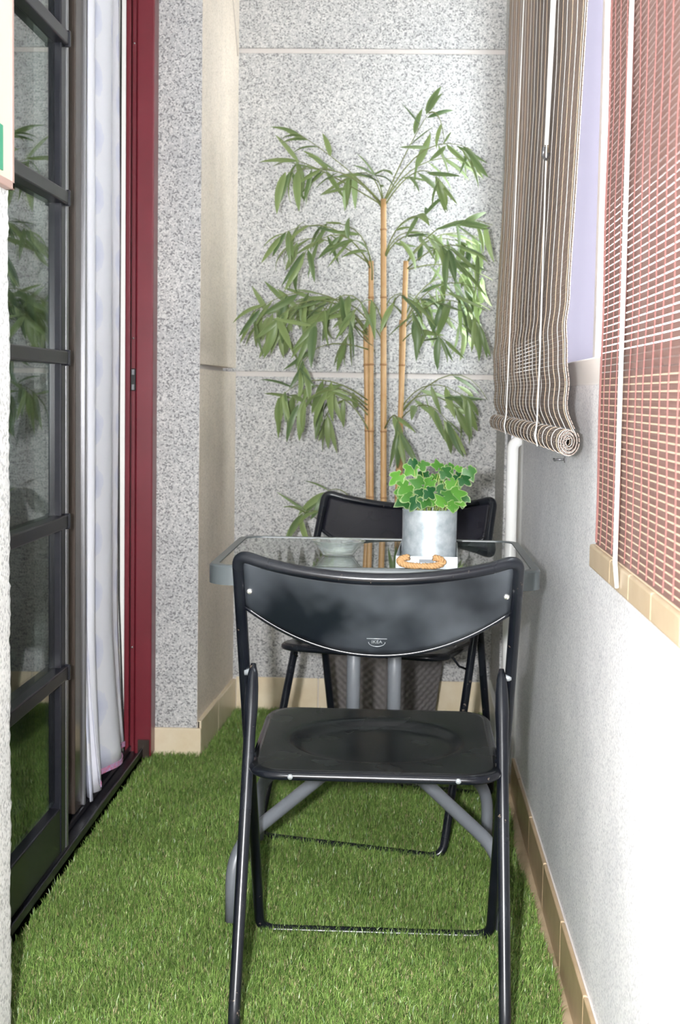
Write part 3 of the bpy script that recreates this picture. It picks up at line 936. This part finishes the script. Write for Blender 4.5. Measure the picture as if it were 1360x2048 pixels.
# ================================================================== TABLE
TX, TY, TZ = -0.048, 3.015, 0.706
tb = thing('glass_table', 'square glass-topped table with grey rim and splayed tube legs', 'table', (TX, TY, 0))
HX, HY, RC = 0.318, 0.297, 0.055
o1 = rrect(HX, HY, RC, 8); o2 = rrect(HX - 0.018, HY - 0.018, RC - 0.014, 8)
n = len(o1)
prof = [(o1, TZ - 0.036), (o1, TZ - 0.002), (rrect(HX - .003, HY - .003, RC - .002, 8), TZ + 0.0015), (o2, TZ + 0.0015), (o2, TZ - 0.036)]
vs = [(x, y, z) for o_, z in prof for x, y in o_]
fs = []
for i in range(5):
    j = (i + 1) % 5
    for k in range(n):
        k2 = (k + 1) % n
        fs.append((i * n + k, i * n + k2, j * n + k2, j * n + k))
rim = MB().add(vs, fs).build('rim', M['table_dark'], tb, True, sharp=35)
og = rrect(HX - 0.0185, HY - 0.0185, RC - 0.0145, 8)
gl = MB()
gl.add([(x, y, TZ - 0.005) for x, y in og] + [(x, y, TZ) for x, y in og],
       [tuple(range(n - 1, -1, -1)), tuple(n + k for k in range(n))] + [(k, (k + 1) % n, n + (k + 1) % n, n + k) for k in range(n)])
gl.build('glass_top', M['table_glass'], tb)
for dy_ in (-0.09, 0.09):
    MB().box(-HX + 0.014, HX - 0.014, dy_ - 0.012, dy_ + 0.012, TZ - 0.034, TZ - 0.014).build('cross_bar', M['table_grey'], tb, bevel=0.003)
CXS = (-0.044, 0.042)
for cx_ in CXS:
    MB().tube([(cx_, 0.0, 0.24), (cx_, 0.0, TZ - 0.034)], 0.0145, 16).build('column', M['table_grey'], tb, True)
MB().box(CXS[0] - 0.03, CXS[1] + 0.03, -0.09, 0.09, TZ - 0.036, TZ - 0.030).build('top_plate', M['table_grey'], tb, bevel=0.002)
MB().box(CXS[0] - 0.01, CXS[1] + 0.01, -0.016, 0.016, 0.262, 0.300).build('hub', M['table_grey'], tb, bevel=0.004)
for sx, sy in ((-1, -1), (1, -1), (-1, 1), (1, 1)):
    cx_ = CXS[0] if sx < 0 else CXS[1]
    foot = Vector((0.2635 * sx - 0.003, 0.262 * sy, 0.004))
    a = Vector((cx_, 0.008 * sy, 0.272)); b_ = Vector((cx_ + 0.03 * sx, 0.03 * sy, 0.262)); kn = Vector((foot.x, foot.y, 0.150))
    MB().tube(fillet([a, b_, kn, foot], [0, 0.03, 0.085, 0], 9), 0.0135, 14).build('leg', M['table_grey'], tb, True)

# ------------------------------------------------------------------ on the table: tray, pot, ivy, bowl
tr_c = at(856, 1100, 2.88); TRX, TRY = tr_c.x, 2.885
tray = thing('zinc_tray', 'low galvanised tray with a jute rope handle under the pot', 'tray', (TRX, TRY, TZ), math.radians(-2.0))
hw, hd, hh = 0.058, 0.140, 0.024
MB().box(-hw, hw, -hd, hd, 0.0005, 0.003).build('bottom', M['zinc_dull'], tray)
for s in (-1, 1):
    MB().box(s * hw - 0.0008, s * hw + 0.0008, -hd, hd, 0.0005, hh).build('side', M['zinc_dull'], tray)
    MB().box(-hw, hw, s * hd - 0.0008, s * hd + 0.0008, 0.0005, hh).build('end', M['zinc_dull'], tray)
MB().box(-0.014, 0.014, -hd - 0.0016, -hd - 0.0008, 0.012, 0.018).build('slot_plate', M['zinc_label'], tray)


def rope(pts, R_, name, parent):
    """three twisted strands"""
    pts = [Vector(p) for p in pts]
    for s in range(3):
        sp_ = []
        L = 0.0
        for i, p in enumerate(pts):
            tgt = (pts[min(i + 1, len(pts) - 1)] - pts[max(0, i - 1)]).normalized()
            if i: L += (p - pts[i - 1]).length
            a_ = Vector((0, 1, 0)); a_ = (a_ - a_.dot(tgt) * tgt).normalized(); b2_ = tgt.cross(a_)
            ph = L / 0.011 * 2 * PI / 1.5 + s * 2 * PI / 3
            sp_.append(p + (a_ * math.cos(ph) + b2_ * math.sin(ph)) * R_ * 0.60)
        MB().tube(sp_, R_ * 0.52, 6).build(name, M['rope'], parent, True)


loop = []
for i in range(70):
    a_ = math.radians(62) + math.radians(-304) * i / 69
    q = a_
    loop.append((-0.010 + 0.041 * (abs(math.cos(q)) ** 0.75) * (1 if math.cos(q) >= 0 else -1), -hd - 0.009 - 0.004 * (1 - math.sin(q)), 0.0125 + 0.0085 * math.sin(q) + 0.002))
loop = [(x, y, z) for x, y, z in loop]
rope([(p[0], p[1], p[2] + 0.001) for p in [loop[i] for i in range(len(loop))]], 0.0062, 'rope_strand', tray)

PX, PY = TRX + 0.003, 2.925
pot = thing('zinc_pot', 'round galvanised zinc pot holding the ivy on the table', 'pot', (PX, PY, TZ + 0.003))
MB().lathe([(0.050, 0.0), (0.0545, 0.001), (0.0545, 0.003), (0.0552, 0.094), (0.0556, 0.0965), (0.0548, 0.098), (0.0536, 0.0965), (0.0532, 0.012), (0.0, 0.010)], 48).build('wall', M['zinc'], pot, True, sharp=60)
MB().lathe([(0.0528, 0.0), (0.03, 0.005), (0.0, 0.007)], 24, (0, 0, 0.082)).build('soil', M['soil'], pot, True)


def ivy_leaf_mesh(seed):
    r_ = random.Random(seed)
    key = [(-90, 0.10), (-72, 0.40), (-50, 0.52), (-28, 0.44), (-8, 0.52), (14, 0.66), (30, 0.60), (46, 0.40), (62, 0.50), (78, 0.66), (90, 0.72)]
    half = [(math.radians(a_), q_ * (1 + r_.uniform(-.10, .10))) for a_, q_ in key]
    right = [(q_ * math.cos(a_), 0.36 + q_ * math.sin(a_)) for a_, q_ in half]
    left = [(-q_ * math.cos(a_) * (1 + r_.uniform(-.08, .08)), 0.36 + q_ * math.sin(a_)) for a_, q_ in half[1:-1]][::-1]
    out = right + left
    cen = (0, 0.36)
    vs, ed = [(cen[0], cen[1], 0.04)], [0.0]
    for f, e in ((0.55, 0.0), (0.82, 0.0), (1.0, 1.0)):
        for x, y in out:
            px_, py_ = cen[0] + (x - cen[0]) * f, cen[1] + (y - cen[1]) * f
            vs.append((px_, py_, 0.04 - 0.16 * abs(px_) ** 1.3 - 0.18 * max(0, py_ - .3) ** 2)); ed.append(e * r_.uniform(0.25, 0.8))
    n_ = len(out); fs_ = [(0, 1 + k, 1 + (k + 1) % n_) for k in range(n_)]
    for i in range(2):
        for k in range(n_):
            k2 = (k + 1) % n_
            fs_.append((1 + i * n_ + k, 1 + (i + 1) * n_ + k, 1 + (i + 1) * n_ + k2, 1 + i * n_ + k2))
    me = MB().add(vs, fs_).mesh('ivy_leaf', M['ivy'], True)
    a_ = me.attributes.new('edge', 'FLOAT', 'POINT'); a_.data.foreach_set('value', ed)
    return me


ivy = thing('ivy_plant', 'bright green variegated ivy growing in the zinc pot', 'plant', (PX, PY, TZ + 0.085))
ivy_me = [ivy_leaf_mesh(i) for i in range(4)]
IVY = [(795, 955, 30, -.02), (822, 938, 30, .01), (843, 930, 26, .02), (826, 925, 20, .0), (812, 975, 34, -.03), (838, 968, 32, -.01),
       (818, 994, 30, -.04), (808, 1000, 34, .02), (845, 990, 30, -.04), (860, 965, 26, -.03), (858, 985, 26, -.05), (866, 1000, 28, -.04),
       (880, 985, 30, -.02), (876, 932, 24, .02), (890, 945, 26, .01), (899, 935, 20, .02), (905, 965, 30, .0), (918, 955, 26, .01),
       (928, 960, 26, -.01), (938, 945, 28, .0), (912, 988, 32, -.03), (895, 995, 34, -.04), (910, 1005, 30, -.03), (884, 1003, 28, -.05),
       (832, 1004, 30, -.05), (890, 970, 26, .02), (870, 955, 22, .03), (850, 1003, 28, -.05), (925, 998, 26, -.01), (802, 985, 24, .0),
       (848, 948, 22, .03), (918, 938, 18, .03), (904, 1012, 22, -.05)]
for i, (px_, py_, sz_, dy_) in enumerate(IVY):
    w_ = at(px_, py_, PY + dy_) - Vector((PX, PY, TZ + 0.085))
    L = sz_ / FPX * PY * 1.08
    az = math.atan2(w_.y - 0.02, w_.x) + random.uniform(-.5, .5)
    nrm = Vector((random.uniform(-.5, .5), -0.85, random.uniform(0.2, 0.9))).normalized()
    tip = Vector((w_.x * 9 + random.uniform(-.6, .6), -0.2, random.uniform(-0.9, 0.5)))
    yax = (tip - tip.dot(nrm) * nrm).normalized(); xax = yax.cross(nrm)
    mw = Matrix((xax, yax, nrm)).transposed().to_4x4() @ Matrix.Diagonal((L, L, L, 1))
    mw.translation = w_ - yax * L * 0.4
    lf = link_mesh('leaf', ivy_me[i % 4], ivy, mw)
    base = Vector((w_.x * 0.35 + random.uniform(-.008, .008), w_.y * 0.4 - 0.004, 0.0))
    mid = (base + mw.translation) * 0.5 + Vector((0, -0.004, 0.010))
    MB().tube([base, base.lerp(mid, .6) + Vector((0, 0, .006)), mid, mw.translation], 0.0009, 5).build('stem', M['ivy_stem'], ivy, True)

# pressed glass bowl
mgl, nt, b = new_mat('pressed_clear_glass')
nt.nodes.remove(b)
mgl = pane_glass('clear_dish_glass', (0.95, 0.98, 0.97), 0.10, 3.0)
nt = mgl.node_tree
_df = node(nt, 'ShaderNodeBsdfDiffuse'); _df.inputs[0].default_value = (0.8, 0.85, 0.83, 1)
_mx = node(nt, 'ShaderNodeMixShader'); _mx.inputs[0].default_value = 0.11
_out = nt.nodes['Material Output']; _src = _out.inputs['Surface'].links[0].from_socket
nt.links.new(_src, _mx.inputs[1]); nt.links.new(_df.outputs[0], _mx.inputs[2]); nt.links.new(_mx.outputs[0], _out.inputs['Surface'])
bw = at(676, 1092, 2.95)
bowl = thing('glass_bowl', 'clear ribbed glass dish on the left of the tabletop', 'bowl', (bw.x, 2.95, TZ + 0.0005))
vs = []; segs = 64
prof = [(0.0, 0.0), (0.030, 0.0), (0.034, 0.003), (0.036, 0.008), (0.040, 0.013), (0.043, 0.018), (0.048, 0.023), (0.0545, 0.0285), (0.0560, 0.0300),
        (0.0545, 0.0305), (0.047, 0.0265), (0.040, 0.020), (0.035, 0.012), (0.030, 0.006), (0.0, 0.004)]
m = MB()
m.lathe(prof, segs)
m.v = [(x * (1 + (0.022 * math.cos(16 * math.atan2(y, x)) if math.hypot(x, y) > 0.036 else 0)), y * (1 + (0.022 * math.cos(16 * math.atan2(y, x)) if math.hypot(x, y) > 0.036 else 0)), z) for x, y, z in m.v]
m.build('dish', mgl, bowl, True)

# ================================================================== BAMBOO
BX, BY = -0.043, 4.40
pl = thing('wicker_planter', 'dark woven plastic planter holding the tall bamboo', 'planter', (BX, BY, -0.010), math.radians(48))
HB, HT, PH = 0.108, 0.140, 0.37


def weave_side(k):
    rows = []; nz_, nx_ = 90, 72
    for j in range(nz_ + 1):
        z_ = PH * j / nz_; hw_ = HB + (HT - HB) * j / nz_; row = []
        for i in range(nx_ + 1):
            u = -1 + 2 * i / nx_
            cu, cv = (u * 0.5 + 0.5) * 14, j / nz_ * 30
            off = 0.0026 * math.sin(cu * PI * 2 / 2 + PI * (int(cv) % 2)) * abs(math.sin(cv * PI)) ** 0.6
            if abs(u) > 0.97 : off = 0
            row.append((u * hw_, -hw_ - off, z_))
        rows.append(row)
    return rows


for k in range(4):
    s_ = MB().grid(weave_side(k)).build('woven_side', M['wicker'], pl, True)
    s_.rotation_euler = (0, 0, k * PI / 2)
c_ = [(HT * sx, HT * sy, PH) for sx, sy in ((-1, -1), (1, -1), (1, 1), (-1, 1))]
MB().tube(fillet(c_, 0.02, 5, True), 0.009, 10, True).build('top_rim', M['wicker'], pl, True)
MB().box(-HT + .004, HT - .004, -HT + .004, HT - .004, PH - 0.05, PH - 0.04).build('soil', M['soil'], pl)
MB().box(-HB + .002, HB - .002, -HB + .002, HB - .002, 0.0, 0.006).build('base', M['wicker'], pl)

bam = thing('bamboo_plant', 'tall artificial bamboo with tan canes against the grey back wall', 'plant', (BX, BY, 0.33))
ORI = Vector((BX, BY, 0.33))


def cane(pxt, pyt, pxb, Y, r):
    a = at(pxb, 1000, Y); b_ = at(pxt, pyt, Y)
    dirv = (b_ - a) / (b_.z - a.z)
    base = a + dirv * (0.325 - a.z)
    L = b_.z - base.z
    pts = []; rs = []
    k = 0; zz = 0.0
    node_at = []
    while zz < L:
        pts.append(base + dirv * zz - ORI); rs.append(r * (1.0 - 0.12 * zz / L)); zz += 0.05
        k += 1
        if k % 4 == 0: node_at.append(zz)
    pts.append(b_ - ORI); rs.append(r * 0.88)
    o = MB().tube(pts, rs, 12).build('cane', M['cane'], bam, True)
    for zz in node_at:
        if zz < L - 0.02:
            p = base + dirv * zz - ORI
            MB().tube([p - dirv * 0.003, p, p + dirv * 0.003], [r * 0.95, r * 1.10, r * 0.95], 12).build('node', M['cane_node'], o, True)
    return o


cane(767, 398, 767, 4.37, 0.0098)
cane(742, 522, 742, 4.39, 0.0090)
cane(731, 655, 737, 4.42, 0.0085)
cane(812, 522, 795, 4.39, 0.0090)
cane(803, 640, 800, 4.43, 0.0080)


def bamboo_leaf_mesh(seed, bend, fold):
    r_ = random.Random(seed)
    n_ = 7; vs, ed = [], []
    for i in range(n_ + 1):
        t = i / n_
        w_ = 0.086 * (math.sin(PI * min(1, t ** 0.72)) ** 0.8 if 0 < t < 1 else 0.0) + (0.006 if i == 0 else 0)
        y_ = math.sin(t * bend) / bend; z_ = -(1 - math.cos(t * bend)) / bend
        sd = 0.05 * math.sin(t * 2.4 + seed)
        vs += [(-w_ + sd, y_, z_ - w_ * fold), (sd, y_, z_ + w_ * fold * 0.3), (w_ + sd, y_, z_ - w_ * fold)]
        ed += [0.12, 0.0, 0.12]
    fs_ = []
    for i in range(n_):
        for k in (0, 1):
            fs_.append((i * 3 + k, i * 3 + k + 1, (i + 1) * 3 + k + 1, (i + 1) * 3 + k))
    me = MB().add(vs, fs_).mesh('bamboo_leaf', M['leaf'], True)
    a_ = me.attributes.new('edge', 'FLOAT', 'POINT'); a_.data.foreach_set('value', ed)
    return me


BL = [bamboo_leaf_mesh(i, b_, f) for i, (b_, f) in enumerate(((0.5, 0.35), (0.9, 0.3), (0.25, 0.4), (1.2, 0.3), (0.7, 0.5)))]
LEAVES = 0


FOL = MB(); FOL_E = []


def spray(p0, p1, p2, n_, droop=0.8, size=0.098, cut=0.25, fan=4, joined=False):
    """an arching twig through three pixels (x, y, Y), with leaves along it and a fan at its tip"""
    global LEAVES
    a, b_, c = at(*p0) - ORI, at(*p1) - ORI, at(*p2) - ORI
    pts = []
    for i in range(9):
        t = i / 8
        pts.append((1 - t) ** 2 * a + 2 * t * (1 - t) * (2 * b_ - 0.5 * (a + c)) + t * t * c)
    br = MB().tube(pts, [0.0022 - 0.0014 * i / 8 for i in range(9)], 6).build('branch', M['twig'], bam, True)
    for k in range(n_):
        if k < fan: t = 1.0 - 0.03 * k
        else: t = cut + (1 - cut) * ((k - fan + 0.5) / max(1, n_ - fan))
        f = min(t * 8, 7.999); i = int(f)
        p = pts[i].lerp(pts[i + 1], f - i); tg = (pts[i + 1] - pts[i]).normalized()
        side = Vector((random.uniform(-1, 1), random.uniform(-0.75, 0.75), 0.0))
        dr_ = tg * random.uniform(0.35, 1.1) + side * 0.75 + Vector((0, 0, -droop * random.uniform(0.2, 1.35) + 0.25))
        if random.random() < 0.12: dr_.z += 0.9
        dr_.normalize()
        nr = Vector((random.uniform(-.5, .5), -0.55 + random.uniform(-.5, .5), 0.75))
        nr = (nr - nr.dot(dr_) * dr_).normalized()
        xa = dr_.cross(nr)
        L = size * random.uniform(0.85, 1.32)
        mw = Matrix((xa, dr_, nr)).transposed().to_4x4() @ Matrix.Diagonal((L * random.uniform(.85, 1.2), L, L, 1))
        # stay in front of the back wall
        tipy = (p + dr_ * L).y + ORI.y
        tipx = max(p.x, (p + dr_ * L).x) + ORI.x
        mw.translation = p - Vector((max(0, tipx - 0.245), max(0, tipy - (YB - 0.03)), 0))
        lm = random.choice(BL)
        if joined:
            FOL.add([mw @ v_.co for v_ in lm.vertices], [tuple(p_.vertices) for p_ in lm.polygons])
            FOL_E.extend([random.uniform(0, 0.22)] * len(lm.vertices))
        else:
            link_mesh('leaf', lm, br, mw)
            LEAVES += 1


A = 4.37
# crown
spray((762, 405, A), (690, 335, A - .05), (598, 268, A - .08), 7, 0.3, 0.075, 0.6)
spray((762, 410, A), (680, 345, A - .02), (575, 345, A - .10), 10, 1.3, 0.105, 0.5)
spray((765, 420, A), (715, 360, A), (640, 340, A + .05), 8, 1.0, 0.10, 0.4)
spray((768, 402, A), (815, 300, A), (858, 226, A - .03), 6, 0.2, 0.085, 0.5, 2)
spray((858, 226, A - .03), (878, 235, A - .05), (890, 290, A - .08), 3, 0.6, 0.08, 0.3, 2)
spray((768, 405, A), (850, 300, A), (945, 300, A - .08), 10, 1.1, 0.10, 0.4)
spray((770, 410, A), (830, 345, A - .05), (880, 360, A - .12), 8, 1.0, 0.10, 0.3)
spray((766, 400, A), (760, 370, A - .05), (750, 350, A - .1), 7, 0.3, 0.085, 0.3)
# upper middle
spray((740, 528, A + .02), (660, 455, A - .02), (560, 470, A - .08), 8, 0.9, 0.09, 0.25)
spray((742, 540, A + .02), (680, 470, A - .1), (600, 515, A - .14), 9, 1.0, 0.10, 0.3)
spray((742, 530, A + .02), (710, 460, A), (640, 450, A + .12), 8, 1.0, 0.09, 0.3)
spray((768, 520, A), (800, 450, A - .05), (850, 430, A - .1), 7, 0.4, 0.09, 0.25)
spray((768, 520, A), (820, 470, A - .05), (900, 500, A - .15), 9, 1.0, 0.10, 0.25)
spray((812, 530, A + .02), (890, 450, A), (985, 450, A - .05), 10, 0.9, 0.095, 0.35)
spray((812, 540, A + .02), (900, 490, A - .08), (980, 530, A - .10), 10, 1.1, 0.105, 0.35)
spray((812, 530, A + .02), (860, 480, A + .1), (940, 490, A + .16), 8, 0.9, 0.095, 0.3)
spray((744, 560, A), (735, 500, A - .06), (700, 480, A - .12), 6, 0.8, 0.09, 0.3)
# middle
spray((735, 660, A + .03), (630, 585, A - .02), (505, 625, A - .08), 12, 1.2, 0.105, 0.2)
spray((735, 670, A + .03), (650, 600, A - .1), (550, 640, A - .15), 13, 1.3, 0.115, 0.2)
spray((737, 680, A + .03), (660, 620, A + .06), (560, 610, A + .12), 11, 1.2, 0.105, 0.2)
spray((742, 640, A + .02), (690, 590, A - .12), (620, 660, A - .18), 10, 1.3, 0.11, 0.2)
spray((768, 660, A), (740, 600, A - .12), (700, 640, A - .2), 8, 1.2, 0.10, 0.2)
spray((768, 660, A), (800, 590, A - .12), (830, 640, A - .2), 8, 1.2, 0.10, 0.2)
spray((806, 650, A + .03), (880, 570, A - .02), (975, 590, A - .06), 12, 1.2, 0.11, 0.2)
spray((806, 660, A + .03), (890, 600, A - .1), (960, 650, A - .14), 11, 1.3, 0.11, 0.2)
spray((806, 640, A + .03), (870, 560, A + .08), (950, 570, A + .18), 9, 1.0, 0.10, 0.2)
spray((800, 690, A + .03), (840, 660, A - .06), (890, 680, A - .12), 7, 1.1, 0.09, 0.3)
# lower
spray((735, 800, A + .03), (640, 760, A - .04), (560, 795, A - .09), 11, 1.0, 0.105, 0.2)
spray((735, 820, A + .03), (670, 780, A - .12), (600, 810, A - .16), 9, 1.1, 0.105, 0.2)
spray((737, 860, A + .03), (690, 800, A + .05), (640, 800, A + .1), 8, 1.1, 0.10, 0.2)
spray((740, 700, A + .03), (650, 690, A - .02), (600, 740, A - .1), 6, 0.9, 0.095, 0.5)
spray((768, 860, A), (790, 830, A - .1), (800, 870, A - .16), 8, 1.4, 0.10, 0.3)
spray((800, 820, A + .03), (860, 770, A - .04), (935, 800, A - .1), 8, 1.1, 0.10, 0.25)
spray((800, 840, A + .03), (850, 810, A - .1), (900, 850, A - .14), 8, 1.2, 0.10, 0.25)
spray((800, 830, A + .03), (900, 750, A - .02), (975, 800, A + .02), 6, 0.7, 0.085, 0.4)
# foot of the plant
spray((720, 1040, A - .05), (690, 985, A - .1), (650, 985, A - .12), 4, 0.6, 0.085, 0.5)
spray((700, 1100, A - .05), (650, 1030, A - .15), (600, 1030, A - .2), 6, 0.7, 0.09, 0.5)
spray((860, 1100, A - .05), (930, 1050, A - .05), (985, 1060, A - .08), 5, 0.8, 0.085, 0.5)
# smaller and half-hidden leaves behind the front sprays, joined
random.seed(21)
for (p0, p1, p2, n_, dr__) in (
        ((764, 410), (660, 350), (590, 320), 9, 0.9), ((768, 405), (840, 330), (930, 320), 9, 1.0), ((766, 405), (740, 350), (700, 355), 6, 0.9),
        ((742, 530), (650, 480), (580, 490), 8, 1.0), ((812, 530), (880, 470), (970, 480), 10, 1.0), ((768, 530), (800, 470), (870, 470), 7, 0.9),
        ((812, 540), (900, 530), (985, 560), 10, 1.2), ((735, 665), (640, 600), (520, 640), 12, 1.2), ((735, 670), (620, 620), (560, 660), 11, 1.3),
        ((742, 650), (680, 600), (600, 610), 10, 1.1), ((806, 650), (880, 590), (980, 620), 11, 1.2), ((806, 650), (860, 620), (930, 660), 9, 1.2),
        ((768, 640), (790, 590), (850, 600), 8, 1.1), ((735, 810), (650, 770), (580, 800), 9, 1.0), ((735, 830), (690, 800), (650, 840), 8, 1.1),
        ((800, 830), (850, 790), (920, 820), 8, 1.1), ((768, 690), (730, 640), (690, 680), 7, 1.1)):
    dy_ = random.uniform(0.02, 0.14)
    spray((*p0, A + .02), (*p1, A + dy_ * .6), (*p2, A + dy_), n_, dr__, 0.10, 0.2, 4, True)
fo_ = FOL.build('rear_foliage', M['leaf'], bam, True)
fo_['kind'] = 'stuff'
ea_ = fo_.data.attributes.new('edge', 'FLOAT', 'POINT'); ea_.data.foreach_set('value', FOL_E)
print('bamboo leaves', LEAVES)

# ================================================================== WHITE PIPE in the right corner
pp = thing('white_pipe', 'white vertical pipe standing against the right wall behind the table', 'pipe', (0.2995, 3.92, -0.018))
MB().tube(fillet([(0, 0, 0.0), (0, 0, 0.925), (0.02, 0, 0.94)], [0, 0.014, 0], 6), 0.0155, 16).build('run', M['pvc'], pp, True)
for z in (0.12, 0.62):
    MB().tube([(0, 0, z), (0, 0, z + 0.018)], 0.0172, 16).build('bracket', M['pvc'], pp, True)
